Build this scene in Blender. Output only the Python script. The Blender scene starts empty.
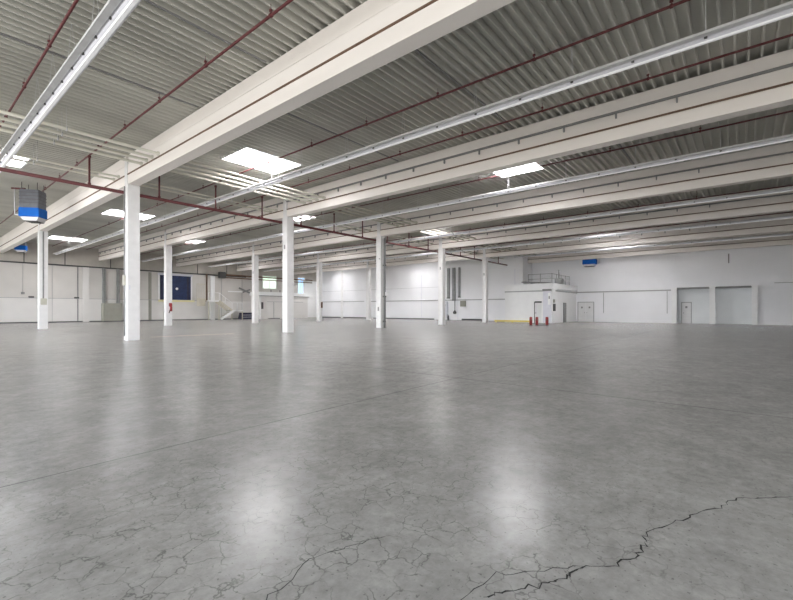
import bpy, bmesh, math, random
from mathutils import Vector, Matrix
random.seed(7)
PI = math.pi
scene = bpy.context.scene
COL = scene.collection

# ------------------------------------------------------------------ camera
F_PX, TH, HOR, CAM_H = 418.6, 0.68937, 309.6, 1.4
cam = bpy.data.cameras.new('camera'); cam.sensor_width = 36.0
cam.lens = F_PX / 793 * 36.0
cam.shift_y = (HOR - 300) / 793
cam.clip_end = 500
camo = bpy.data.objects.new('camera', cam); COL.objects.link(camo)
camo.location = (0, 0, CAM_H); camo.rotation_euler = (PI/2, 0, TH - PI/2)
scene.camera = camo

# building grid: columns and beams
BX0, BA = 7.08, 8.554           # first beam line, beam spacing
CY0, CB = 21.53, 17.4           # first column row, row spacing
BEAMS = [BX0 + i*BA for i in range(6)]
WALL_Y, MID_X, RIGHT_X, STEP_Y = 57.3, 48.3, 51.2, 20.2
CEIL = 8.4

# ------------------------------------------------------------------ materials
def nt(name):
    m = bpy.data.materials.new(name); m.use_nodes = True
    n = m.node_tree.nodes; b = n['Principled BSDF']
    return m, n, m.node_tree.links, b

def mat(name, col, rough=.6, metal=0, var=.06, scale=2.0, bump=0.0, bscale=40, spec=.5, emit=None, estr=0, stretch=(1,1,1)):
    m, n, l, b = nt(name)
    tc = n.new('ShaderNodeTexCoord'); mp = n.new('ShaderNodeMapping'); mp.inputs['Scale'].default_value = stretch
    l.new(tc.outputs['Object'], mp.inputs['Vector'])
    no = n.new('ShaderNodeTexNoise'); no.inputs['Scale'].default_value = scale; no.inputs['Detail'].default_value = 5
    l.new(mp.outputs['Vector'], no.inputs['Vector'])
    cr = n.new('ShaderNodeValToRGB')
    cr.color_ramp.elements[0].position = .3; cr.color_ramp.elements[1].position = .7
    cr.color_ramp.elements[0].color = tuple(max(0, c*(1-var)) for c in col) + (1,)
    cr.color_ramp.elements[1].color = tuple(min(1, c*(1+var)) for c in col) + (1,)
    l.new(no.outputs['Fac'], cr.inputs['Fac']); l.new(cr.outputs['Color'], b.inputs['Base Color'])
    b.inputs['Roughness'].default_value = rough; b.inputs['Metallic'].default_value = metal
    b.inputs['Specular IOR Level'].default_value = spec
    if bump:
        n2 = n.new('ShaderNodeTexNoise'); n2.inputs['Scale'].default_value = bscale; n2.inputs['Detail'].default_value = 4
        l.new(tc.outputs['Object'], n2.inputs['Vector'])
        bp = n.new('ShaderNodeBump'); bp.inputs['Strength'].default_value = bump; bp.inputs['Distance'].default_value = .01
        l.new(n2.outputs['Fac'], bp.inputs['Height']); l.new(bp.outputs['Normal'], b.inputs['Normal'])
    if emit:
        b.inputs['Emission Color'].default_value = tuple(emit) + (1,); b.inputs['Emission Strength'].default_value = estr
    return m

M = {}
M['beam'] = mat('white_painted_concrete', (.91, .86, .82), .65, var=.04, scale=1.3, bump=.25, bscale=25, stretch=(1, .25, 1))
M['column'] = mat('column_white_paint', (.83, .82, .82), .55, var=.04, scale=3, bump=.2, bscale=30)
M['deck'] = mat('corrugated_deck_steel', (.60, .595, .55), .55, metal=.0, var=.13, scale=.7, stretch=(.3, 1, 1), spec=.35)
M['wall_l'] = mat('wall_cream_panel', (.63, .605, .575), .7, var=.05, scale=.5, spec=.3)
M['wall_low'] = mat('wall_pale_grey', (.72, .70, .68), .7, var=.04, scale=.6, spec=.3)
M['wall_w'] = mat('wall_white_paint', (.87, .87, .89), .7, var=.03, scale=.4, spec=.3)
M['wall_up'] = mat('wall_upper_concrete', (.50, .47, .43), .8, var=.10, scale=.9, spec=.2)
M['wall_recess'] = mat('recess_grey_paint', (.80, .82, .83), .7, var=.04, scale=.6, spec=.3)
M['red'] = mat('dark_red_pipe_paint', (.125, .026, .028), .45, var=.15, scale=3)
M['redx'] = mat('bright_red_enamel', (.30, .03, .035), .45, var=.08)
M['pipe'] = mat('pale_grey_conduit', (.62, .60, .52), .5, var=.08, scale=1.5)
M['housing'] = mat('lamp_housing_enamel', (.70, .70, .76), .4, var=.04, scale=2)
M['tray'] = mat('galvanised_tray', (.66, .66, .67), .45, metal=.0, var=.10, scale=3)
M['dark'] = mat('dark_grey_metal', (.07, .07, .07), .5, var=.2)
M['mid'] = mat('mid_grey_metal', (.25, .25, .25), .5, var=.15)
M['brown'] = mat('brown_paint_and_shade_line', (.16, .095, .06), .7, var=.2)  # brown pipes and boxes, also the painted shade line along the beams
M['steel'] = mat('grey_sheet_steel', (.15, .155, .175), .5, metal=.2, var=.15, scale=4)
M['blue'] = mat('blue_heater_enamel', (.003, .11, .46), .6, spec=.2, var=.1)
M['navy'] = mat('navy_dock_curtain', (.015, .03, .10), .5, var=.25, scale=3)
M['navy2'] = mat('dark_navy_plastic', (.025, .025, .06), .5, var=.25, scale=3)
M['yellow'] = mat('yellow_safety_paint', (.75, .62, .16), .5, var=.1)
M['yellowp'] = mat('pale_yellow_edge', (.78, .72, .42), .6, var=.06)
M['boxg'] = mat('olive_grey_cabinet', (.33, .325, .28), .55, var=.06)
M['beige'] = mat('beige_painted_steel', (.60, .56, .46), .55, var=.1)
M['door'] = mat('door_white_paint', (.76, .76, .76), .5, var=.03)
M['white'] = mat('bright_white_enamel', (.86, .86, .86), .5, var=.02)
M['frame'] = mat('door_frame_grey', (.40, .40, .40), .5, var=.06)
M['crackm'] = mat('crack_dirt', (.045, .045, .042), .9, var=.2, scale=20, spec=0)
M['jointm'] = mat('joint_sealant', (.075, .075, .07), .8, var=.2, scale=10, spec=0)
M['pane'] = mat('skylight_opal_sheet', (.9, .9, .9), .3, var=.0, emit=(1, .985, .99), estr=7.5)
M['window'] = mat('daylit_window_glass', (.5, .6, .5), .2, var=.1, scale=1.2, emit=(.80, 1.0, .80), estr=.36)
M['window_b'] = mat('daylit_blue_glazing', (.4, .55, .8), .2, var=.1, scale=1.2, emit=(.45, .70, 1.0), estr=.36)
M['tube'] = mat('fluorescent_tube_cover', (.9, .9, .9), .3, var=0, emit=(.95, .96, 1.0), estr=.07)

def floor_material():
    m, n, l, b = nt('polished_cracked_concrete')
    tc = n.new('ShaderNodeTexCoord')
    def noise(scale, detail=6, rough=.55, dist=0.0):
        t = n.new('ShaderNodeTexNoise'); t.inputs['Scale'].default_value = scale
        t.inputs['Detail'].default_value = detail; t.inputs['Roughness'].default_value = rough
        t.inputs['Distortion'].default_value = dist
        l.new(tc.outputs['Object'], t.inputs['Vector']); return t
    def mixc(fac, a, bb, mode='MIX'):
        x = n.new('ShaderNodeMix'); x.data_type = 'RGBA'; x.blend_type = mode
        if isinstance(fac, float): x.inputs[0].default_value = fac
        else: l.new(fac, x.inputs[0])
        for k, v in ((6, a), (7, bb)):
            if isinstance(v, tuple): x.inputs[k].default_value = v
            else: l.new(v, x.inputs[k])
        return x.outputs[2]
    def ramp(src, p0, p1, c0=(0,0,0,1), c1=(1,1,1,1)):
        r = n.new('ShaderNodeValToRGB'); e = r.color_ramp.elements
        e[0].position = p0; e[1].position = p1; e[0].color = c0; e[1].color = c1
        l.new(src, r.inputs['Fac']); return r.outputs['Color']
    def mul(a, bb):
        x = n.new('ShaderNodeMath'); x.operation = 'MULTIPLY'; l.new(a, x.inputs[0])
        if isinstance(bb, float): x.inputs[1].default_value = bb
        else: l.new(bb, x.inputs[1])
        return x.outputs[0]
    big = noise(.45, 5, .6); med = noise(2.2, 9, .68); fine = noise(14, 6, .7)
    c = ramp(big.outputs['Fac'], .3, .7, (.31, .302, .286, 1), (.42, .41, .388, 1))
    c2 = ramp(med.outputs['Fac'], .25, .75, (.205, .198, .187, 1), (.52, .507, .475, 1))
    c = mixc(.5, c, c2)
    f2 = ramp(fine.outputs['Fac'], .3, .7, (.72, .72, .72, 1), (1.1, 1.1, 1.1, 1))
    c = mixc(.7, c, f2, 'MULTIPLY')
    # small dark pits and tyre grime
    c = mixc(.8, c, ramp(noise(38, 3, .5).outputs['Fac'], .30, .36, (.45, .45, .45, 1), (1, 1, 1, 1)), 'MULTIPLY')
    c = mixc(.8, c, ramp(noise(6.5, 8, .75).outputs['Fac'], .30, .55, (.72, .72, .72, 1), (1, 1, 1, 1)), 'MULTIPLY')
    # craze cracks
    wob = noise(7, 3, .6)
    def cracks(scale, w, amp, off):
        mp = n.new('ShaderNodeMapping'); mp.inputs['Location'].default_value = (off, off*.7, 0)
        l.new(tc.outputs['Object'], mp.inputs['Vector'])
        vm = n.new('ShaderNodeVectorMath'); vm.operation = 'SCALE'; l.new(wob.outputs['Color'], vm.inputs[0]); vm.inputs['Scale'].default_value = amp
        va = n.new('ShaderNodeVectorMath'); va.operation = 'ADD'; l.new(mp.outputs['Vector'], va.inputs[0]); l.new(vm.outputs[0], va.inputs[1])
        v = n.new('ShaderNodeTexVoronoi'); v.feature = 'DISTANCE_TO_EDGE'; v.inputs['Scale'].default_value = scale
        l.new(va.outputs[0], v.inputs['Vector'])
        return ramp(v.outputs['Distance'], 0.0, w, (1,1,1,1), (0,0,0,1))
    ck = cracks(6.6, .034, .15, 3.1)
    ck2 = cracks(2.6, .011, .22, 9.2)
    mask1 = ramp(noise(.9, 3, .5).outputs['Fac'], .47, .60)
    sx = n.new('ShaderNodeSeparateXYZ'); l.new(tc.outputs['Object'], sx.inputs[0])
    # the crazed patch of slab lies left of the long crack
    def patch(cx, cy, r0, r1):
        d = n.new('ShaderNodeVectorMath'); d.operation = 'DISTANCE'; l.new(tc.outputs['Object'], d.inputs[0]); d.inputs[1].default_value = (cx, cy, 0)
        mr = n.new('ShaderNodeMapRange'); mr.inputs['From Min'].default_value = r0; mr.inputs['From Max'].default_value = r1
        mr.inputs['To Min'].default_value = 1; mr.inputs['To Max'].default_value = 0
        l.new(d.outputs['Value'], mr.inputs['Value']); return mr.outputs[0]
    pz = patch(1.5, 2.1, 1.3, 3.0)
    m2 = ramp(noise(3.1, 3, .5).outputs['Fac'], .40, .56)
    k1 = mul(mul(ck, pz), m2)
    k2 = mul(mul(ck2, mask1), .55)
    c = mixc(mul(k1, .72), c, (.07, .07, .065, 1))
    c = mixc(mul(k2, .6), c, (.09, .09, .085, 1))
    # small dark pits and stains
    l.new(c, b.inputs['Base Color'])
    b.inputs['Roughness'].default_value = .25
    b.inputs['IOR'].default_value = 1.5; b.inputs['Specular IOR Level'].default_value = .5
    return m
M['floor'] = floor_material()

# ------------------------------------------------------------------ mesh helpers
class MB:
    def __init__(self): self.bm = bmesh.new()
    def box(self, x0, x1, y0, y1, z0, z1):
        vs = [self.bm.verts.new(p) for p in ((x0,y0,z0),(x1,y0,z0),(x1,y1,z0),(x0,y1,z0),(x0,y0,z1),(x1,y0,z1),(x1,y1,z1),(x0,y1,z1))]
        for f in ((3,2,1,0),(4,5,6,7),(0,1,5,4),(1,2,6,5),(2,3,7,6),(3,0,4,7)): self.bm.faces.new([vs[k] for k in f])
        return self
    def bevel_box(self, x0, x1, y0, y1, z0, z1, r=.015):
        t = MB().box(x0, x1, y0, y1, z0, z1)
        bmesh.ops.bevel(t.bm, geom=t.bm.edges[:], offset=r, segments=2, affect='EDGES', clamp_overlap=True)
        self.merge(t); return self
    def merge(self, t):
        mp = {}
        for v in t.bm.verts: mp[v] = self.bm.verts.new(v.co)
        for f in t.bm.faces:
            nf = self.bm.faces.new([mp[v] for v in f.verts]); nf.smooth = f.smooth
        t.bm.free()
    def tube(self, p, q, r, seg=12, caps=True, r2=None):
        p, q = Vector(p), Vector(q); d = (q-p).normalized()
        a = Vector((0,0,1)) if abs(d.z) < .9 else Vector((1,0,0))
        u = d.cross(a).normalized(); w = d.cross(u); r2 = r if r2 is None else r2
        A = [self.bm.verts.new(p + (u*math.cos(t)+w*math.sin(t))*r) for t in [2*PI*k/seg for k in range(seg)]]
        B = [self.bm.verts.new(q + (u*math.cos(t)+w*math.sin(t))*r2) for t in [2*PI*k/seg for k in range(seg)]]
        for k in range(seg):
            f = self.bm.faces.new((A[k], A[(k+1)%seg], B[(k+1)%seg], B[k])); f.smooth = True
        if caps: self.bm.faces.new(A[::-1]); self.bm.faces.new(B)
        return self
    def prism(self, prof, axis, a, b):
        """closed outline prof (u,v) swept along axis 'x' (u=y,v=z) or 'y' (u=x,v=z)"""
        mk = (lambda u, v, t: (t, u, v)) if axis == 'x' else (lambda u, v, t: (u, t, v))
        A = [self.bm.verts.new(mk(u, v, a)) for u, v in prof]; B = [self.bm.verts.new(mk(u, v, b)) for u, v in prof]
        n = len(prof)
        for k in range(n): self.bm.faces.new((A[k], A[(k+1)%n], B[(k+1)%n], B[k]))
        self.bm.faces.new(A[::-1]); self.bm.faces.new(B); return self
    def bar(self, p, q, w, h):
        p, q = Vector(p), Vector(q); d = (q-p).normalized()
        a = Vector((0,0,1)) if abs(d.z) < .95 else Vector((1,0,0))
        u = d.cross(a).normalized()*w/2; v = d.cross(u).normalized()*h/2
        A = [self.bm.verts.new(p+s*u+t*v) for s, t in ((-1,-1),(1,-1),(1,1),(-1,1))]
        B = [self.bm.verts.new(q+s*u+t*v) for s, t in ((-1,-1),(1,-1),(1,1),(-1,1))]
        for k in range(4): self.bm.faces.new((A[k], A[(k+1)%4], B[(k+1)%4], B[k]))
        self.bm.faces.new(A[::-1]); self.bm.faces.new(B); return self
    def build(self, name, m, parent=None, loc=(0,0,0)):
        bmesh.ops.recalc_face_normals(self.bm, faces=self.bm.faces[:])
        me = bpy.data.meshes.new(name); self.bm.to_mesh(me); self.bm.free()
        me.materials.append(M[m] if isinstance(m, str) else m)
        o = bpy.data.objects.new(name, me); COL.objects.link(o); o.location = loc
        if parent: o.parent = parent
        return o

def thing(name, loc, label, cat, group=None, rz=0):
    o = bpy.data.objects.new(name, None); COL.objects.link(o); o.location = loc; o.rotation_euler = (0,0,rz)
    o.empty_display_size = .2
    return tag(o, label, cat, group)
def tag(o, label, cat, group=None):
    o['label'] = label; o['category'] = cat
    if group: o['group'] = group
    return o
def struct(o, label=None, cat='structure'):
    o['kind'] = 'structure'
    if label: o['label'] = label
    o['category'] = cat
    return o
def copy_part(o, parent, loc):
    c = o.copy(); COL.objects.link(c); c.parent = parent; c.location = loc; return c

# ------------------------------------------------------------------ setting
fl = MB()
fl.bm.faces.new([fl.bm.verts.new(p) for p in ((-12,-12,0),(58,-12,0),(58,62,0),(-12,62,0))])
struct(fl.build('floor', 'floor'), 'grey polished concrete warehouse floor with cracks and joints', 'floor')

RNG = random.Random(3)
def ribbon(pts, w, name, m, label, jag=0.0, sub=1, vary=.5):
    P_ = []
    for k in range(len(pts)-1):
        a, b = Vector(pts[k]), Vector(pts[k+1])
        for s in range(sub):
            p = a.lerp(b, s/sub)
            if jag and not (k == 0 and s == 0): p = p + Vector((RNG.uniform(-jag, jag), RNG.uniform(-jag, jag)))
            P_.append(p)
    P_.append(Vector(pts[-1]))
    mb = MB(); L = []; R = []
    for k, p in enumerate(P_):
        d = (P_[min(k+1, len(P_)-1)] - P_[max(k-1, 0)]).normalized(); nrm = Vector((-d.y, d.x))
        ww = w*RNG.uniform(1-vary, 1+vary)/2
        if k in (0, len(P_)-1): ww *= .3
        L.append(mb.bm.verts.new((p.x+nrm.x*ww, p.y+nrm.y*ww, .0012))); R.append(mb.bm.verts.new((p.x-nrm.x*ww, p.y-nrm.y*ww, .0012)))
    for k in range(len(P_)-1): mb.bm.faces.new((L[k], R[k], R[k+1], L[k+1]))
    o = mb.build(name, m); struct(o, label, 'floor mark'); return o
crack = [(1.84,.97),(1.93,.92),(2.12,.78),(2.26,.71),(2.41,.66),(2.56,.51),(2.81,.44),(2.97,.46),(3.31,.34),(3.69,.14),(3.99,.03),(4.31,-.30)]
ribbon(crack[::-1], .0075, 'floor_crack', 'crackm', 'long jagged dark crack across the near floor', jag=.02, sub=7, vary=.75)
ribbon([(2.41,.66),(2.2,.86),(2.05,1.0),(1.75,1.05),(1.6,1.13)], .005, 'floor_crack', 'crackm', 'fine side crack running off the long crack', jag=.015, sub=5)
ribbon([(.82,1.62),(.98,1.68),(1.2,1.78),(1.5,1.86),(1.72,1.8),(1.95,1.7)], .005, 'floor_crack', 'crackm', 'fine wandering crack in the crazed patch near the bottom left', jag=.02, sub=5)
M['orange'] = mat('orange_reflection', (.62, .40, .28), .7, var=.3, scale=6)  # colour of a reflection streak painted on the floor
ribbon([(8.43, 23.15), (12.85, 22.85)], .10, 'floor_reflection', 'orange', 'faint orange reflection painted on the floor behind the nearest column', jag=.01, sub=20, vary=.3)
for xx in (7.4, 15.95, 24.5, 33.0):
    ribbon([(xx, -11.5), (xx, 56.5)], .02, 'floor_joint', 'jointm', 'straight dark joint in the floor slab %.0f metres out' % xx, jag=.004, sub=160, vary=.35)
for yy in (4.5, 21.1, 38.4):
    ribbon([(-11, yy), (50.5 if yy < 20 else 48, yy)], .016, 'floor_joint', 'jointm', 'straight cross joint in the floor slab %.0f metres to the side' % yy, jag=.004, sub=160, vary=.35)

# skylight positions (x0,x1,y0,y1)
SKY_Y = {0: (26.2,), 1: (17.42, 34.85, 51.4), 2: (8.55, 26.0, 43.4), 3: (19.0, 34.85, 51.4), 4: (8.55, 26.0, 43.4), 5: (9.0, 34.85, 51.4)}
SKY = []
PER = .285
RY0 = 11.0
for i, ys in SKY_Y.items():
    x0 = 9.79 + (i-1)*(BA-.02)
    for yc in ys:
        k0 = round((yc-1.07+RY0)/PER); y0 = -RY0 + k0*PER; y1 = y0 + 8*PER
        x1 = x0+2.93
        if i == 5: x0b, x1b = 43.0, 45.9
        else: x0b, x1b = (x0-.55, x1-.55) if i == 2 else (x0, x1)
        SKY.append((x0b, x1b, y0, y1))
# corrugated deck
ce = MB()
RX0, RX1 = -4.9, 51.4
prof = [(0, 0), (.042, 0), (.062, .18), (.265, .18), (PER, 0)]
nk = int((WALL_Y + .3 + RY0)/PER) + 1
for k in range(nk):
    y0 = -RY0 + k*PER; yc = y0 + PER/2
    cuts = sorted([(s[0], s[1]) for s in SKY if s[2] < yc < s[3]])
    segs = []; x = RX0
    for a, b in cuts: segs.append((x, a)); x = b
    segs.append((x, RX1))
    for a, b in segs:
        for (u0, v0), (u1, v1) in zip(prof[:-1], prof[1:]):
            vs = [ce.bm.verts.new(p) for p in ((a, y0+u0, CEIL+v0), (b, y0+u0, CEIL+v0), (b, y0+u1, CEIL+v1), (a, y0+u1, CEIL+v1))]
            ce.bm.faces.new(vs)
bmesh.ops.remove_doubles(ce.bm, verts=ce.bm.verts[:], dist=.0005)
struct(ce.build('ceiling', 'deck'), 'grey corrugated steel roof deck seen from below', 'ceiling')
# dark lap strips where deck sheets overlap
for k, (yy, xa, xb) in enumerate(((6.78, 7.4, 15.3), (14.5, -2, 6.8), (10.4, -2, 6.8), (12.5, 7.4, 15.3), (4.0, 15.9, 23.8))):
    struct(MB().box(xa, xb, yy-.03, yy+.03, CEIL-.012, CEIL+.02).build('ceiling_lap', 'mid'), 'dark sheet lap line number %d across the roof deck' % (k+1), 'roof lap')

def wall(name, m, boxes, label, kind='wall'):
    mb = MB()
    for b in boxes: mb.box(*b)
    return struct(mb.build(name, m), label, kind)
LEDGE = 2.62
wall('wall_back', 'wall_l', [(-4, MID_X, WALL_Y, WALL_Y+.3, LEDGE, 6.25)], 'cream panelled far wall on the left')
wall('wall_back_lower', 'wall_low', [(-4, MID_X, WALL_Y-.03, WALL_Y+.3, 0, LEDGE)], 'pale grey lower band of the far left wall')
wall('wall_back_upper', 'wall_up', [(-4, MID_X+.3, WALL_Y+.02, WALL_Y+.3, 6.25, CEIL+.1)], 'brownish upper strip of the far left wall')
wall('wall_middle', 'wall_w', [(MID_X, MID_X+.3, STEP_Y, WALL_Y+.3, 0, CEIL+.1), (MID_X+.3, RIGHT_X, STEP_Y, STEP_Y+.3, 0, CEIL+.1)], 'white far wall in the middle of the picture')
wall('wall_front', 'wall_low', [(6, RIGHT_X+.3, -11.35, -11.05, 0, CEIL+.1)], 'pale side wall out of view on the right')
# right wall with the wide low recess
PZ, PY0, PY1, PD = 3.62, -1.0, 5.1, 52.2
wall('wall_right', 'wall_w', [(RIGHT_X, RIGHT_X+.3, PY1, STEP_Y+.3, 0, CEIL+.1), (RIGHT_X, RIGHT_X+.3, PY0, PY1, PZ, CEIL+.1), (RIGHT_X, RIGHT_X+.3, -12, PY0, 0, CEIL+.1)], 'plain white end wall on the right')
wall('wall_recess', 'wall_recess', [(PD, PD+.2, PY0-.2, PY1+.2, 0, PZ+.2), (RIGHT_X+.3, PD, PY1, PY1+.2, 0, PZ+.2), (RIGHT_X+.3, PD, PY0-.2, PY0, 0, PZ+.2), (RIGHT_X+.3, PD, PY0, PY1, PZ, PZ+.2)], 'grey back of the low recess at the right')
def trim(k, m, b, label): 
    mb = MB()
    for q in b: mb.box(*q)
    struct(mb.build('trim_%d' % k, m), label, 'trim')
trim(1, 'dark', [(-4, 34.9, WALL_Y-.08, WALL_Y-.03, 0, .12)], 'dark skirting line along the far left wall')
trim(2, 'frame', [(-4, 27, WALL_Y-.07, WALL_Y-.0, LEDGE-.03, LEDGE+.03)], 'thin horizontal line along the far left wall')
trim(3, 'frame', [(MID_X-.07, MID_X, 46.5, 56.9, 2.68, 2.78), (MID_X-.10, MID_X, 21.6, 45.2, 2.62, 2.74)], 'thin grey rail along the middle wall')
trim(4, 'frame', [(RIGHT_X-.10, RIGHT_X, 5.6, 14.85, 3.34, 3.46)], 'thin grey rail along the right wall')
trim(5, 'frame', [(RIGHT_X-.04, RIGHT_X, -12, -2.3, 3.80, 3.86)], 'thin line on the wall right of the recess')
trim(6, 'dark', [(MID_X-.05, MID_X, 46, 56.9, 0, .18), (MID_X-.05, MID_X, 33, 44.5, 0, .16), (MID_X-.05, MID_X, 25.6, 28.6, 0, .2)], 'dark gap line at the foot of the middle wall')
trim(7, 'mid', [(RIGHT_X-.03, RIGHT_X+.05, PY0, PY1, PZ-.16, PZ+.02)], 'lintel edge over the recess with soffit shade painted dark')  # dark grey stands in for the shade line under the recess soffit
for k, (x, w, z1, m) in enumerate(((9.95-3.0, .03, 6.2, 'frame'), (13.45, .10, 6.2, 'mid'), (20.85, .34, 6.1, 'boxg'), (11.2, .03, 6.2, 'frame'), (30.2, .05, 6.2, 'frame'), (33.4, .06, 8.0, 'frame'))):
    trim(8+k, m, [(x-w/2, x+w/2, WALL_Y-.06, WALL_Y-.0, .12, z1)], 'vertical seam %d on the far left wall counted from the left' % (k+1))
for k, (y, w) in enumerate(((51.6, .5), (45.4, .5), (35.2, .06), (29.2, .05), (21.2, .06))):
    trim(14+k, 'column' if w > .3 else 'housing', [(MID_X-.09 if w > .3 else MID_X-.03, MID_X, y-w/2, y+w/2, 0, 8.2 if w > .3 else 6.3)], 'vertical strip %d on the middle wall counted from the left' % (k+1))
trim(20, 'white', [(RIGHT_X-.15, RIGHT_X, 5.1, 5.52, 0, 3.62)], 'white pilaster at the left jamb of the recess')
trim(21, 'frame', [(RIGHT_X-.03, RIGHT_X, 11.95, 12.02, 1.0, 3.3)], 'short vertical conduit on the right wall')
trim(22, 'frame', [(RIGHT_X-.03, RIGHT_X, 5.9, 5.97, 1.0, 3.3)], 'short vertical conduit beside the recess')
# white pilaster in the left wall and a white patch painted for the lit corner
trim(23, 'wall_low', [(13.9, 14.5, WALL_Y-.12, WALL_Y, .0, 6.2)], 'white pilaster on the far left wall')
trim(24, 'white', [(28.6, 29.2, WALL_Y-.12, WALL_Y, .0, 6.1)], 'white pilaster behind the staircase')
trim(25, 'white', [(44.6, 48.3, WALL_Y-.05, WALL_Y, .12, 6.3)], 'white patch painted for the blue-lit wall in the far corner')

# ------------------------------------------------------------------ columns
col_info = [
 [('thick white column, nearest of all, standing left of centre', []), ('white column second from the left in the near row', []), ('white column with a dark downpipe on its right side', ['pipe']), ('plain white column just right of the downpipe column in the near row', []), ('white column farthest right in the near row', [])],
 [('white column at far left with a grey conduit down its face', ['conduit']), ('white column with a red fire hose box in front of the blue door', ['redbox']), ('white far row column beside the dark crate and office block', []), ('white far row column with a small dark red box', ['redbox2']), ('slim white column half hidden behind the downpipe column', [])]]
S2 = .25
for j in range(2):
    for i in range(5):
        lab, ext = col_info[j][i]
        t = thing('column', (BEAMS[i], CY0 + j*CB, 0), lab, 'column', 'white concrete columns')
        MB().bevel_box(-S2, S2, -S2, S2, 0, 7.06, .02).build('shaft', 'column', t)
        MB().bevel_box(-S2, S2, -.16, .16, 7.06, 8.2, .015).build('column_head', 'column', t)
        if (i, j) == (0, 0):
            mb = MB().tube((-S2-.03, .05, .2), (-S2-.03, .05, 7.0), .022); mb.build('conduit', 'mid', t)
            mb = MB().bevel_box(-S2-.09, -S2, -.02, .12, 2.5, 2.95, .01); mb.build('switch_box', 'pipe', t)
            c = MB().box(-.2, -.15, -S2-.02, -S2, 2.3, 2.5)
            c.build('label_plate', 'housing', t)
        if 'pipe' in ext:
            MB().tube((.04, -S2-.13, 0), (.04, -S2-.13, 6.9), .09, 16).build('downpipe', 'mid', t)
            for z in (.5, 2.4, 4.8): MB().box(-.02, .1, -S2-.24, -S2, z-.05, z+.05).build('pipe_clamp', 'dark', t)
            MB().bevel_box(.0, .18, -S2-.40, -S2-.2, 2.45, 2.75, .01).build('switch_box', 'white', t)
            MB().tube((-S2-.01, -.1, 5.3), (-S2+.01, -.1, 5.3), .05).build('anchor_plate', 'mid', t)
            MB().box(-S2-.02, -S2, -.06, .06, 1.3, 1.6).build('notice_plate', 'mid', t)
        if 'conduit' in ext:
            MB().box(-.06, .02, -S2-.05, -S2, 2.2, 7.0).build('conduit', 'mid', t)
            MB().bevel_box(-.18, .16, -S2-.18, -S2, 1.75, 2.2, .02).build('switch_box', 'pipe', t)
        if 'redbox' in ext:
            r = MB().bevel_box(-.04, .20, -S2-.14, -S2, 1.66, 1.98, .03).build('alarm_box', 'redx', t)
            MB().tube((.10, -S2-.12, 1.25), (.10, -S2-.12, 1.66), .10, 14).build('extinguisher', 'redx', t)
            MB().tube((-.06, -S2-.12, 1.1), (.02, -S2-.12, 1.4), .04).build('hose', 'dark', t)
        if 'redbox2' in ext:
            MB().bevel_box(.0, .2, -S2-.14, -S2, 1.6, 2.3, .02).build('alarm_box', 'brown', t)
        if i in (1, 3, 4) and j == 0 or i == 2 and j == 1:
            MB().box(-S2-.015, -S2, -.05, .05, 5.1, 5.35).build('anchor_plate', 'mid', t)

# ------------------------------------------------------------------ roof beams
ordn = ['nearest', 'second nearest', 'third nearest', 'fourth nearest', 'fifth nearest', 'farthest']
bh, wh = .22, .15
bprof = [(-bh, 7.06), (bh, 7.06), (bh, 7.44), (wh, 7.54), (wh, 7.96), (bh, 8.04), (bh, CEIL-.003), (-bh, CEIL-.003), (-bh, 8.04), (-wh, 7.96), (-wh, 7.54), (-bh, 7.44)]
bprof0 = [(-bh, 7.06), (bh, 7.06), (bh, CEIL-.003), (-bh+.03, CEIL-.003), (-bh+.03, 7.98), (-bh, 7.92)]
spans = [(-10.9, CY0-.165, 'near span'), (CY0+.165, CY0+CB-.165, 'middle span'), (CY0+CB+.165, WALL_Y-.03, 'far span')]
bracket_me = None
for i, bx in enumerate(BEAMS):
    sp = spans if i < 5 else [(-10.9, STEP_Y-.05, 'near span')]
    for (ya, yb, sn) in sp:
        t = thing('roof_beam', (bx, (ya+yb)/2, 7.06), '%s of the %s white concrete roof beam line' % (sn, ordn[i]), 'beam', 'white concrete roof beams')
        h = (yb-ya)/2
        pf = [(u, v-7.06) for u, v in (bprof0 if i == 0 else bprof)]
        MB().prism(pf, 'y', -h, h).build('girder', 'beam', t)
        MB().box(-bh-.03, -bh+.06, -h+.02, h-.02, .41, .455).build('groove_shade_strip', 'brown', t)  # brown strip stands in for the shaded groove along the beam
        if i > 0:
            MB().box(-bh-.06, -bh+.02, -h+.02, h-.02, .87, .93).build('flange_shade_strip', 'mid', t)  # grey strip stands in for the shadow under the top flange
            y = ya + .6
            while y < yb - .3:
                if bracket_me is None:
                    b = MB().box(-.035, .035, -.025, .025, -.17, 0).box(-.05, .03, -.02, .02, -.19, -.15).build('bracket', 'mid', t, (-bh-.03, y-(ya+yb)/2, .885)); bracket_me = b
                elif y > 0 and i < 5: copy_part(bracket_me, t, (-bh-.03, y-(ya+yb)/2, .885))
                y += 1.69
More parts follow.
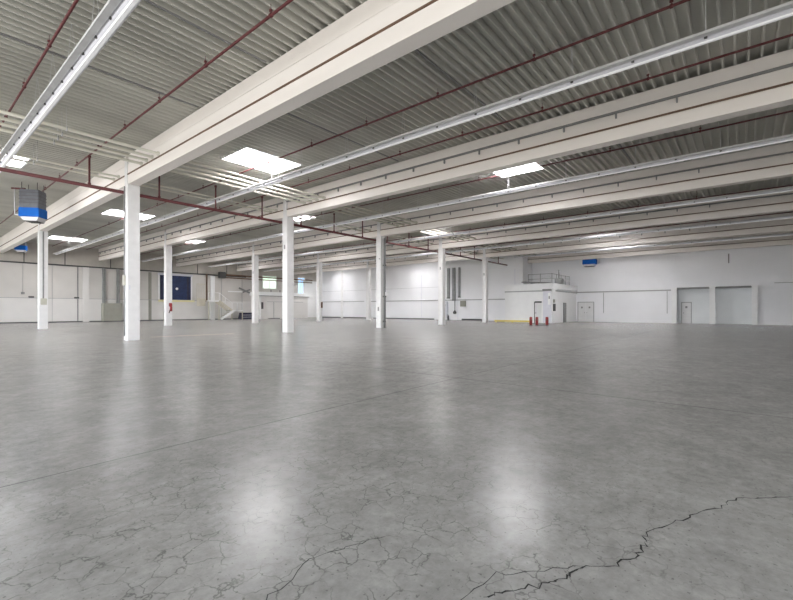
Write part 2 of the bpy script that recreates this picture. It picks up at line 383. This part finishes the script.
# ------------------------------------------------------------------ skylights
def sky_label(x0, y0):
    return None
names = {}
order = sorted(SKY, key=lambda s: (round((s[0]-1)/BA), s[2]))
for (x0, x1, y0, y1) in order:
    bay = round((x0-1.2)/BA)
    k = names.get(bay, 0); names[bay] = k+1
    where = ['beyond the grey pipes at the left edge', 'in the bay right of the nearest beam', 'in the bay behind the second beam', 'in the bay behind the third beam', 'in the bay behind the fourth beam', 'in the bay by the end wall'][bay]
    rank = ['nearest', 'second', 'third'][k] if len(SKY_Y[bay]) > 1 else 'single'
    t = thing('skylight', ((x0+x1)/2, (y0+y1)/2, CEIL), 'bright rectangular roof skylight, %s one %s' % (rank, where), 'skylight', 'roof skylights')
    a, b = (x1-x0)/2, (y1-y0)/2
    f = MB()
    f.box(-a-.02, -a+.05, -b, b, -.02, .62).box(a-.05, a+.02, -b, b, -.02, .62).box(-a, a, -b-.0, -b+.05, -.02, .62).box(-a, a, b-.05, b, -.02, .62)
    f.build('curb', 'white', t)
    f = MB()
    f.box(-.08, .08, -b+.05, b-.05, .40, .50).box(-a+.05, a-.05, -.05, .05, .42, .50)
    f.build('glazing_bar', 'housing', t)
    for s in (-1, 1):
        MB().box(min(0, s*(a-.05)), max(0, s*(a-.05)), -b+.05, b-.05, .51, .54).build('opal_pane', 'pane', t)

# ------------------------------------------------------------------ lamp trunking
LX = [2.87 + i*(BA-.13) for i in range(6)]
hang0 = clip0 = None
for i, x in enumerate(LX):
    y0, y1 = (-8.5, 56.6) if i < 5 else (-8.5, STEP_Y-.4)
    t = thing('light_trunking', (x, 0, 7.3), 'long suspended white strip light line with cable tray, %s of the row' % (['leftmost', 'second from left', 'third from left', 'fourth from left', 'fifth from left', 'last'][i]), 'strip light', 'suspended strip light lines')
    pf = [(.0, .0), (.0, .09), (.03, .12), (.17, .12), (.2, .09), (.2, .0), (.16, -.035), (.04, -.035)]
    MB().prism(pf, 'y', y0, y1).build('housing', 'housing', t)
    MB().prism([(.045, -.035), (.155, -.035), (.135, -.06), (.065, -.06)], 'y', y0+.1, y1-.1).build('diffuser', 'tube', t)
    tr = MB().box(-.17, -.155, y0, y1, .02, .08).box(-.05, -.035, y0, y1, .02, .08).box(-.155, -.05, y0, y1, .02, .03)
    tr.build('cable_tray', 'tray', t)
    y = y0 + .7; n = 0
    while y < y1-.3 and n < 90:
        if clip0 is None: clip0 = MB().box(-.035, .01, -.03, .03, -.012, .03).build('clip', 'dark', t, (0, y, 0))
        elif y > 0: copy_part(clip0, t, (0, y, 0))
        if n % 2 == 0:
            if hang0 is None: hang0 = MB().tube((-.1, 0, .03), (-.02, 0, 1.1), .006, 6).tube((.1, 0, .12), (-.02, 0, 1.1), .006, 6).build('hanger', 'tray', t, (0, y, 0))
            elif y > 0: copy_part(hang0, t, (0, y, 0))
        y += .93 if i == 0 and y < 20 else 1.4; n += 1

# ------------------------------------------------------------------ sprinkler pipes
RY, RZ = 21.9, 6.78
t = thing('sprinkler_main', (0, RY, RZ), 'dark red main sprinkler pipe crossing behind the near row of columns', 'pipe')
MB().tube((-2, 0, 0), (47.6, 0, 0), .075, 14).build('main_pipe', 'red', t)
BRX = [2.72 + k*2.835 for k in range(17)]
riser0 = head0 = None
for k, x in enumerate(BRX):
    if k == 0: continue
    if x > 47: continue
    if riser0 is None: riser0 = MB().tube((0,0,0), (0,0,1.28), .04, 10).tube((0,0,.02),(0,0,.14),.06,10).tube((0,0,1.22),(0,0,1.32),.065,10).build('riser', 'red', t, (x, 0, 0))
    else: copy_part(riser0, t, (x, 0, 0))
for k, x in enumerate(BRX):
    if x > 50.5: continue
    if any(abs(x-b) < .5 for b in BEAMS): x += .45
    if any(abs(x-b) < .3 for b in LX): x = min(LX, key=lambda b: abs(b-x)) - .27
    y1 = 56.4 if x < MID_X-.3 else STEP_Y-.3
    b = thing('sprinkler_branch', (x, 0, 8.12), 'thin dark red sprinkler branch pipe under the roof deck, number %d counted from the left' % (k+1), 'pipe', 'sprinkler branch pipes')
    MB().tube((0, -8.5, 0), (0, y1, 0), .033, 8).build('branch_pipe', 'red', b)
    y = 1.2 + (k % 3)*.9
    while y < min(y1, 40):
        if head0 is None: head0 = MB().tube((0,0,0), (0,0,.13), .012, 6).tube((0,0,.09),(0,0,.13),.04,8).tube((0,-.03,0),(0,.03,0),.05,8).tube((0,0,.12),(0,0,.265),.007,5).build('sprinkler_head', 'red', b, (0, y, 0))
        else: copy_part(head0, b, (0, y, 0))
        y += 3.1
# ------------------------------------------------------------------ grey conduits along the bays
PY = [(17.94, 7.62), (18.55, 7.62), (19.12, 7.62), (19.68, 7.6), (22.45, 7.6), (23.1, 7.6)]
for k, (y, z) in enumerate(PY):
    t = thing('service_pipe', (0, y, z), 'pale grey service pipe running across under the roof, number %d from the camera' % (k+1), 'pipe', 'parallel grey service pipes')
    MB().tube((-2, 0, 0), (47.9, 0, 0), .055 if k < 4 else .045, 12).build('pipe_run', 'pipe', t)
    for i, bx in enumerate(BEAMS[:5]):
        MB().tube((bx-bh-.06, 0, 0), (bx+bh+.06, 0, 0), .085, 12).build('sleeve', 'pipe', t)
    for q in range(6):
        xx = 3.9 + q*BA
        MB().tube((xx, 0, 0), (xx, 0, CEIL-z), .008, 6).tube((xx-.02,0,0),(xx+.02,0,0), .075, 12).build('hanger', 'tray', t)

# ------------------------------------------------------------------ heaters
def heater(x, y, zt, s, label, rz, dd=.5, ww=.66):
    t = thing('unit_heater', (x, y, zt), label, 'heater', 'blue and grey ceiling heaters', rz)
    w, d = ww*s, dd*s
    MB().bevel_box(-w, w, -d, d, -1.12*s, 0, .03).build('casing', 'steel', t)
    for k in range(4): MB().box(-w-.01, w+.01, -d-.015, d+.015, (-.2-.2*k)*s, (-.175-.2*k)*s).build('seam', 'dark', t)
    MB().bevel_box(-w-.02, w+.04, -d-.04, d+.04, -1.62*s, -1.08*s, .03).build('fan_box', 'blue', t)
    mb = MB()
    mb.prism([(-w+.05, -1.62*s), (w, -1.62*s), (w-.1, -1.84*s), (-w+.2, -1.84*s)], 'y', -d, d); mb.build('outlet', 'tray', t)
    for k in range(5): MB().bar((-w+.2, -d+.12+k*d*.4, -1.86*s), (w-.1, -d+.12+k*d*.4, -1.86*s), .06, .02).build('louvre', 'dark', t)
    for a in (-1, 1):
        for b in (-1, 1): MB().tube((a*w*.8, b*d*.8, 0), (a*w*.8, b*d*.8, max(.05, CEIL-zt)), .015, 6).build('hanger', 'dark', t)
    MB().tube((-w-.3, -d*.5, -1.5*s), (-w-.3, -d*.5, .12), .03, 8).tube((-w-.3, -d*.5, -1.5*s), (-w, -d*.5, -1.5*s), .03, 8).build('gas_pipe', 'tray', t)
    MB().tube((-w-.45, -d*.5, .05), (-w+.2, -d*.5, .05), .05, 8).build('valve', 'red', t)
    return t
RZH = TH - PI/2 + .55
heater(5.1, 30.4, 8.0, .93, 'grey and blue unit heater hanging at the left, beside the nearest beam', RZH-.35, .38, .50)
heater(7.9, 52.3, 8.27, .8, 'small far blue unit heater low under the nearest beam at the left edge', RZH, .4, .48)
heater(50.68, 13.3, 8.15, 1.0, 'dark blue unit heater hanging low before the right end wall', PI/2, .38)

# ------------------------------------------------------------------ far left wall objects
def onwall_rail():
    t = thing('wall_cable_rail', (0, WALL_Y, 6.25), 'dark cable rail along the top of the cream far wall', 'cable rail')
    MB().box(-3.5, 34, -.14, -.0, -.07, .07).build('rail', 'dark', t)
    for x in (8.9, 12.3, 16.6, 19.4, 23.5, 26.8, 31): MB().box(x-.03, x+.03, -.08, -.0, .07, 1.6).build('drop', 'dark', t)
    t = thing('roof_duct', (30, WALL_Y-.7, 6.35), 'dark horizontal pipes ending in an elbow above the staircase', 'pipe')
    MB().tube((0, 0, 0), (16, 0, 0), .10, 12).build('duct_run', 'brown', t)
    MB().tube((0, 0, -.4), (16, 0, -.4), .07, 12).build('duct_run', 'brown', t)
    MB().bevel_box(-.5, .4, -.3, .3, -.5, .35, .05).build('valve_box', 'dark', t)
onwall_rail()
# electrical cabinet with two risers
t = thing('switch_cabinet', (16.6, WALL_Y-.45, 0), 'olive grey switch cabinet with two dark pipes rising from it', 'cabinet')
MB().bevel_box(-.95, .95, -.35, .35, .08, 2.15, .03).build('cabinet_body', 'boxg', t)
MB().box(-.95, .95, -.34, .34, 0, .1).build('plinth', 'dark', t)
for x in (-.72, .72): MB().box(x-.16, x+.12, .05, .33, 2.15, 6.2).build('riser_duct', 'mid', t)
t = thing('cable_ladder', (18.5, WALL_Y-.195, 0), 'dark cable duct with black connectors left of the nearest column', 'cable duct')
MB().box(-.16, .16, -.1, .15, 1.4, 6.1).build('duct', 'mid', t)
for k in range(6): MB().bevel_box(.12, .42, -.3, .1, .5+k*.3, .72+k*.3, .03).build('connector', 'dark', t)
MB().box(-.3, .45, .02, .15, .0, 2.6).build('back_board', 'housing', t)
# wall sockets
for x, z, lab in ((8.8, 3.1, 'small grey socket hanging on a wire at far left'), (27.0, 2.8, 'small dark wall bracket right of the blue dock door')):
    t = thing('wall_socket', (x, WALL_Y-.05, z), lab, 'socket')
    MB().bevel_box(-.14, .14, -.14, 0, -.12, .12, .02).build('socket_body', 'mid', t)
    if z > 3: MB().tube((0, -.05, 0), (0, -.05, 3.1), .02, 6).build('wire', 'frame', t)
for x, lab in ((9.45, 'small black wall lamp just left of the far left column'), (13.3, 'small black wall lamp on the white pilaster')):
    o = MB().bevel_box(-.22, .22, -.25, 0, -.08, .08, .03).build('wall_lamp', 'dark', None, (x, WALL_Y-.08, 2.72)); tag(o, lab, 'wall lamp')
# blue dock door
t = thing('dock_door', (23.9, WALL_Y-.05, 2.68), 'dark navy dock shelter curtain behind the second far column', 'dock door')
MB().box(-1.95, 1.95, -.08, .0, 0, 3.15).build('curtain', 'navy', t)
for x in (-1.75, 1.6): MB().box(x-.16, x+.16, -.13, -.08, 0, 3.05).build('side_pad', 'navy2', t)
MB().box(-2.15, 2.15, -.22, .0, 3.15, 3.4).build('head_panel', 'housing', t)
MB().box(-2.1, -1.95, -.15, 0, 0, 3.2).box(1.95, 2.12, -.15, 0, 0, 3.2).build('door_frame', 'white', t)
MB().box(-2.1, 2.4, -.2, .0, -.26, -.03).build('sill_edge', 'yellowp', t)
MB().tube((.15, -.12, 1.45), (.15, -.06, 1.45), .16, 16).build('lamp_window', 'white', t)
# staircase
t = thing('metal_staircase', (27.7, WALL_Y-1.2, 0), 'beige metal staircase with landing against the far left wall', 'staircase')
MB().box(-.2, 1.4, -.5, 1.1, 2.5, 2.68).build('landing', 'white', t)
MB().box(3.1, 4.9, -.5, 1.1, 1.15, 1.3).build('landing', 'white', t)
MB().bar((1.3, -.5, 2.6), (3.2, -.5, 1.25), .08, .28).bar((1.3, .7, 2.6), (3.2, .7, 1.25), .08, .28).build('stringer', 'beige', t)
MB().bar((3.4, -.55, 1.2), (1.5, -.55, .05), .08, .32).build('stringer', 'white', t)
for k in range(6): MB().box(1.4+k*.3, 1.7+k*.3, -.5, .7, 2.38-k*.22, 2.43-k*.22).build('tread', 'beige', t)
for k in range(5): MB().box(3.0-k*.34, 3.3-k*.34, -.5, .7, .98-k*.22, 1.03-k*.22).build('tread', 'beige', t)
rl = MB()
for x, z in ((-.2, 2.6), (.4, 2.6), (1.3, 2.6), (2.2, 1.95), (3.2, 1.25), (4.0, 1.25), (4.8, 1.25)): rl.tube((x, -.5, z), (x, -.5, z+1.1), .035, 6)
rl.tube((-.2, -.5, 3.7), (1.3, -.5, 3.7), .035, 6).tube((1.3, -.5, 3.7), (3.2, -.5, 2.35), .035, 6).tube((3.2, -.5, 2.35), (4.8, -.5, 2.35), .035, 6)
rl.build('handrail', 'white', t)
ps = MB()
for x in (-.15, 1.3, 3.2, 4.8): ps.box(x-.05, x+.05, -.5, -.4, 0, 1.2 if x > 3 else 2.5)
ps.build('support_post', 'beige', t)
g = MB().box(-1.4, -.25, .26, .34, 1.9, 2.9)
for k in range(5): g.box(-1.4+k*.28, -1.36+k*.28, .27, .33, 2.9, 4.9)
g.box(-1.4, -.25, .27, .33, 4.8, 4.9).box(-.3, -.2, -.1, .34, 2.5, 2.68).build('gate_panel', 'beige', t)
t = thing('wall_riser', (28.0, WALL_Y-.2, 0), 'dark vertical pipe behind the staircase landing', 'pipe')
MB().tube((0, 0, 2.7), (0, 0, 6.3), .1, 12).build('riser_pipe', 'brown', t)
t = thing('platform_rail', (31.9, WALL_Y-.6, 4.0), 'short white and dark crossing beam above the staircase', 'beam')
MB().box(-1.0, 1.2, -.06, .06, -.07, .09).build('white_arm', 'white', t)
MB().bar((.7, 0, .55), (2.4, 0, -.1), .16, .22).bar((1.3, 0, -.05), (2.5, 0, .4), .12, .2).build('brace', 'mid', t)
o = thing('storage_crate', (33.4, WALL_Y-1.1, 0), 'dark navy slanted crate on the floor beside the far office block', 'crate')
mb = MB().prism([(-1.0, 0), (.95, 0), (.95, .95), (-.75, .95)], 'y', -.5, .5); mb.build('crate_body', 'navy2', o)
for z in (.28, .58): MB().box(-.85, .8, -.56, -.5, z, z+.06).build('crate_rib', 'housing', o)
# office block against the far wall
t = thing('office_block', (39.1, WALL_Y-1.3, 0), 'low white office block under the green window', 'office block')
MB().box(-4.3, 4.6, -1.1, 1.26, 0, 3.5).build('block_wall', 'wall_low', t)
MB().box(-4.5, 4.8, -1.25, 1.26, 3.5, 4.05).build('roof_slab', 'white', t)
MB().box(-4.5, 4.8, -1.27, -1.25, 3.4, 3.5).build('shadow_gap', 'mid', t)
MB().box(-1.9, -1.8, -1.13, -1.1, 0, 2.6).box(-3.0, 3.6, -1.13, -1.1, 2.55, 2.62).build('panel_joint', 'frame', t)
MB().box(-4.3, -4.1, -1.25, -1.1, 0, 3.5).build('corner_post', 'white', t)
MB().box(-4.1, -3.7, -1.2, -1.1, 1.5, 2.5).build('wall_box', 'dark', t)
MB().bar((-2.8, -1.2, .06), (-.9, -1.2, .06), .2, .12).build('floor_bumper', 'dark', t)
for k in range(3): MB().box(-2.3+k*1.6, -2.2+k*1.6, -1.0, -.95, 4.05, 4.4).build('roof_stub', 'dark', t)
# windows in the far wall
def window(n, x0, x1, z0, z1, m, nb, label):
    t = bpy.data.objects.new('window_%d' % n, None); COL.objects.link(t); t.location = ((x0+x1)/2, WALL_Y-.02, (z0+z1)/2); struct(t, label, 'window')
    a, h = (x1-x0)/2, (z1-z0)/2
    f = MB().box(-a-.08, -a, -.05, .03, -h-.08, h+.08).box(a, a+.08, -.05, .03, -h-.08, h+.08).box(-a, a, -.05, .03, h, h+.08).box(-a, a, -.05, .03, -h-.08, -h)
    for k in range(1, nb): f.box(-a+2*a*k/nb-.04, -a+2*a*k/nb+.04, -.05, .03, -h, h)
    f.build('window_frame', 'white', t)
    for k in range(nb): MB().box(-a+2*a*k/nb+.04, -a+2*a*(k+1)/nb-.04, -.02, .0, -h, h).build('pane', m, t)
window(1, 36.9, 39.3, 4.75, 6.6, 'window', 2, 'pale green daylit window over the far office block')
window(2, 43.6, 44.9, 3.3, 6.7, 'window_b', 2, 'tall blue daylit window in the far corner')

# ------------------------------------------------------------------ middle wall objects
for k, (y, w, z0) in enumerate(((30.6, .32, 2.9), (29.75, .40, 2.6), (28.9, .22, 3.0))):
    t = thing('wall_duct', (MID_X-.16, y, z0), 'dark vertical duct on the middle wall, %s of three' % (['left', 'middle', 'right'][k]), 'duct', 'three dark vertical ducts')
    MB().box(-.08, .14, -w/2, w/2, 0, 7.0-z0).build('duct_body', 'mid', t)
    MB().box(-.11, .14, -w/2-.04, w/2+.04, 0, .12).build('duct_collar', 'dark', t)
t = thing('distribution_board', (MID_X-.235, 28.3, 1.8), 'grey box below the three dark ducts', 'box')
MB().bevel_box(-.15, .22, -.35, .35, 0, .75, .03).build('board_body', 'boxg', t)
t = thing('pump_valve', (MID_X-.14, 29.6, 1.0), 'small dark valve with pipe under the middle duct', 'valve')
MB().tube((0, 0, .2), (0, 0, 1.6), .05, 8).build('valve_pipe', 'mid', t)
MB().tube((-.14, 0, 0), (.12, 0, 0), .2, 14).tube((0, 0, 0), (0, 0, .3), .1, 10).build('valve_body', 'dark', t)
t = thing('wall_cabinet', (MID_X-.22, 31.3, 0), 'pale grey switch panel right of the plain white near column', 'cabinet')
MB().bevel_box(-.15, .2, -.6, .6, .2, 2.5, .03).build('cabinet_body', 'housing', t)
MB().box(-.18, -.15, -.4, .3, 1.9, 2.1).build('cabinet_handle', 'mid', t)
def extinguisher(x, y, label, m='redx', s=1.0, grp=None, z=0):
    t = thing('fire_extinguisher', (x, y, z), label, 'fire extinguisher', grp)
    MB().tube((0,0,0), (0,0,.55*s), .11*s, 14).tube((0,0,.55*s), (0,0,.66*s), .11*s, 14, True, .04*s).build('cylinder_body', m, t)
    MB().tube((0,0,.66*s), (0,0,.74*s), .035*s, 8).bar((0,-.02,.74*s), (0,.15*s,.78*s), .04, .03).build('valve_handle', 'dark', t)
    MB().tube((0,.08*s,.7*s), (0,.14*s,.25*s), .02*s, 8).build('hose', 'dark', t)
    return t
extinguisher(MID_X-.35, 30.5, 'small black fire extinguisher on the floor below the left duct', 'dark', .95)
t = thing('wall_phone', (MID_X-.12, 22.15, 1.35), 'black wall box on the middle wall left of the cabin', 'box')
MB().bevel_box(-.1, .1, -.2, .2, 0, .95, .03).build('box_body', 'dark', t)
MB().box(-.06, .1, -.32, .12, -.15, 1.1).build('back_plate', 'housing', t)
t = thing('hanging_wire', (MID_X-.6, 24.6, 5.2), 'thin wire hanging from the main pipe on the middle wall', 'wire')
MB().tube((0, 0, 0), (0, 0, 2.9), .02, 6).build('wire_run', 'mid', t)
# roller-door style panels with seams
trim(30, 'frame', [(MID_X-.02, MID_X, 32.2, 56.8, 4.5, 4.53)], 'faint panel line high on the middle wall')
# yellow guard rail
t = thing('guard_rail', (42.85, 18.6, 0), 'low yellow guard rail on the floor before the white cabin', 'guard rail')
MB().bevel_box(-.06, .06, -1.6, 2.6, .08, .26, .02).build('rail', 'yellow', t)
for y in (-1.4, .5, 2.4): MB().box(-.05, .05, y-.05, y+.05, 0, .1).build('rail_foot', 'yellow', t)

# ------------------------------------------------------------------ cabin
CX, CYa, CYb = 43.15, 14.9, STEP_Y-.1
t = thing('white_cabin', (CX, CYa, 0), 'white built-in cabin room with flat roof in front of the end wall', 'cabin')
D, W = RIGHT_X-CX-.02, CYb-CYa
MB().box(0, D, 0, W, 0, 3.5).build('cabin_wall', 'white', t)
MB().box(-.12, D, -.12, W, 3.5, 4.12).build('roof_slab', 'white', t)
MB().box(-.05, 0, 1.0, W, 3.28, 3.4).build('cornice', 'frame', t)
MB().box(.9, D, -.05, 0, 3.28, 3.4).build('cornice', 'frame', t)
d = MB().box(-.05, 0, 1.12, 1.82, 0, 2.15).build('door', 'door', t)
MB().box(-.08, -.05, 1.10, 1.84, 2.12, 2.26).box(-.07, 0, 1.82, 1.90, 0, 2.2).build('door_closer', 'dark', d)
MB().tube((-.12, 1.72, 1.05), (-.05, 1.72, 1.05), .05).build('door_handle', 'mid', d)
MB().box(-.10, 0, .12, .95, .05, 3.3).build('roller_panel', 'housing', t)
MB().box(-.14, 0, .10, 1.0, 3.3, 3.52).build('roller_box', 'mid', t)
MB().box(-.16, -.1, .15, .42, 1.9, 3.1).build('notice_panel', 'white', t)
MB().box(-.18, -.16, .22, .34, 2.5, 2.8).build('notice_mark', 'mid', t)
MB().bevel_box(.1, .5, -.16, 0, 1.25, 2.0, .02).build('fuse_box', 'dark', t)
MB().box(.12, .4, -.12, 0, 2.1, 2.45).build('fuse_box_lid', 'boxg', t)
MB().box(3.3, 4.2, -.05, 0, 0, 2.15).build('door_leaf', 'mid', t)
rl = MB()
for x in (0.0, 1.4, 2.8, 4.2, 5.6): rl.tube((x+.1, .1, 4.12), (x+.1, .1, 5.15), .035, 6)
for z in (4.6, 5.1): rl.tube((.1, .1, z), (5.7, .1, z), .03, 6)
for y in (1.3, 2.6): rl.tube((.1, y, 4.12), (.1, y, 5.15), .035, 6)
for z in (4.6, 5.1): rl.tube((.1, .1, z), (.1, 2.6, z), .03, 6)
rl.build('roof_railing', 'frame', t)
t = thing('roof_ladder', (43.5, 15.3, 4.12), 'grey folded pallet of boards lying on the cabin roof', 'pallet')
mb = MB()
for k in range(3): mb.bar((.6+k*.5, .3, .1), (.9+k*.5, 3.4, .3), .16, .1)
for k in range(4): mb.bar((.3, .5+k*.8, .08), (2.0, .4+k*.8, .08), .12, .06)
mb.build('board', 'mid', t)
t = thing('roof_equipment', (47.6, 15.7, 4.12), 'grey equipment box on the cabin roof by the end wall', 'box')
MB().bevel_box(-.5, .5, -.35, .35, 0, .75, .04).build('equipment_case', 'frame', t)
MB().tube((-.1, 0, .75), (-.1, 0, 1.7), .06, 8).build('vent_pipe', 'mid', t)

# red extinguishers on a dark base
for k, (x, y, lab) in enumerate(((36.06, 14.35, 'left'), (36.3, 13.9, 'middle'), (36.8, 13.2, 'right'))):
    t = thing('red_bollard', (x, y, 0), 'red floor bollard in front of the white cabin, %s of three' % lab, 'bollard', 'red bollards before the cabin')
    MB().tube((0,0,.03), (0,0,.70), .125, 16).tube((0,0,.70), (0,0,.76), .125, 16, True, .07).build('post', 'redx', t)
    MB().tube((0,0,0), (0,0,.05), .17, 16).build('foot', 'dark', t)
    MB().tube((0,0,.45), (0,0,.52), .13, 16).build('band', 'brown', t)
o = MB().bevel_box(-.10, .10, -.42, .42, 0, .07, .02).build('floor_plate', 'mid', None, (36.55, 13.55, 0)); o.rotation_euler = (0, 0, .55)
tag(o, 'dark low plate on the floor between the red bollards', 'plate')

# ------------------------------------------------------------------ right wall doors
def door_struct(n, X, y0, y1, h, leaves, label):
    t = bpy.data.objects.new('door_%d' % n, None); COL.objects.link(t); t.location = (X, (y0+y1)/2, 0); struct(t, label, 'door')
    a = (y1-y0)/2
    MB().box(-.05, 0, -a-.08, -a, 0, h+.08).box(-.05, 0, a, a+.08, 0, h+.08).box(-.05, 0, -a, a, h, h+.08).build('door_frame', 'frame', t)
    for k in range(leaves):
        u0 = -a + 2*a*k/leaves + .01; u1 = -a + 2*a*(k+1)/leaves - .01
        lf = MB().box(-.03, 0, u0, u1, .02, h).build('door_leaf', 'door', t)
        MB().bevel_box(-.08, -.03, (u0+u1)/2-.09, (u0+u1)/2+.09, 1.55, 1.75, .01).build('door_sign', 'mid', lf)
        MB().tube((-.10, u0+.12 if k else u1-.12, 1.05), (-.03, u0+.12 if k else u1-.12, 1.05), .03).build('door_handle', 'dark', lf)
door_struct(1, RIGHT_X, 13.05, 14.7, 2.22, 2, 'white double door in the right end wall')
door_struct(2, PD, 4.0, 4.75, 2.1, 1, 'white door inside the recess')
for k, y in enumerate((2.2, -.95)):
    t = thing('recess_column', (RIGHT_X-.1, y, 0), 'white square post at the front of the recess, %s one' % ['left', 'right'][k], 'post', 'posts of the recess')
    MB().bevel_box(-.22, .22, -.22, .22, 0, 3.58, .02).build('shaft', 'white', t)
    MB().box(-.26, .26, -.26, .26, 3.58, 3.66).build('cap', 'white', t)
o = MB().bevel_box(-.04, .04, -.05, .05, -.45, .45, .01).build('wall_lamp', 'mid', None, (RIGHT_X-.05, .95, 6.3)); tag(o, 'small grey vertical fitting high on the right wall', 'fitting')
t = thing('emergency_light', (RIGHT_X-.05, 13.9, 2.72), 'small white emergency light box above the double door', 'light')
MB().bevel_box(-.08, .05, -.3, .3, -.08, .12, .02).build('light_case', 'white', t)

# ------------------------------------------------------------------ light
w = bpy.data.worlds.new('World'); scene.world = w; w.use_nodes = True
wn = w.node_tree.nodes; wl = w.node_tree.links; bg = wn['Background']
tc = wn.new('ShaderNodeTexCoord'); sp = wn.new('ShaderNodeSeparateXYZ'); wl.new(tc.outputs['Generated'], sp.inputs[0])
rp = wn.new('ShaderNodeValToRGB'); e = rp.color_ramp.elements
mr = wn.new('ShaderNodeMapRange'); mr.inputs['From Min'].default_value = -1; mr.inputs['From Max'].default_value = 1
wl.new(sp.outputs['Z'], mr.inputs['Value']); wl.new(mr.outputs[0], rp.inputs['Fac'])
# unseen fill through the open sides, shaped as sky glow brightest at the horizon
e[0].position = .0; e[0].color = (.42, .40, .37, 1)
e[1].position = 1.0; e[1].color = (.22, .24, .28, 1)
for p_, c_ in ((.47, (.50, .48, .44, 1)), (.50, (.96, .98, 1.0, 1)), (.58, (.96, .98, 1.0, 1)), (.66, (.45, .48, .53, 1))):
    q = e.new(p_); q.color = c_
wl.new(rp.outputs['Color'], bg.inputs['Color']); bg.inputs['Strength'].default_value = 1.7

vs = scene.view_settings
scene.display_settings.display_device = 'sRGB'
vs.view_transform = 'Standard'; vs.look = 'None'; vs.gamma = 1; vs.use_curve_mapping = False
vs.exposure = 1.74
scene.cycles.max_bounces = 10; scene.cycles.diffuse_bounces = 6; scene.cycles.use_denoising = True
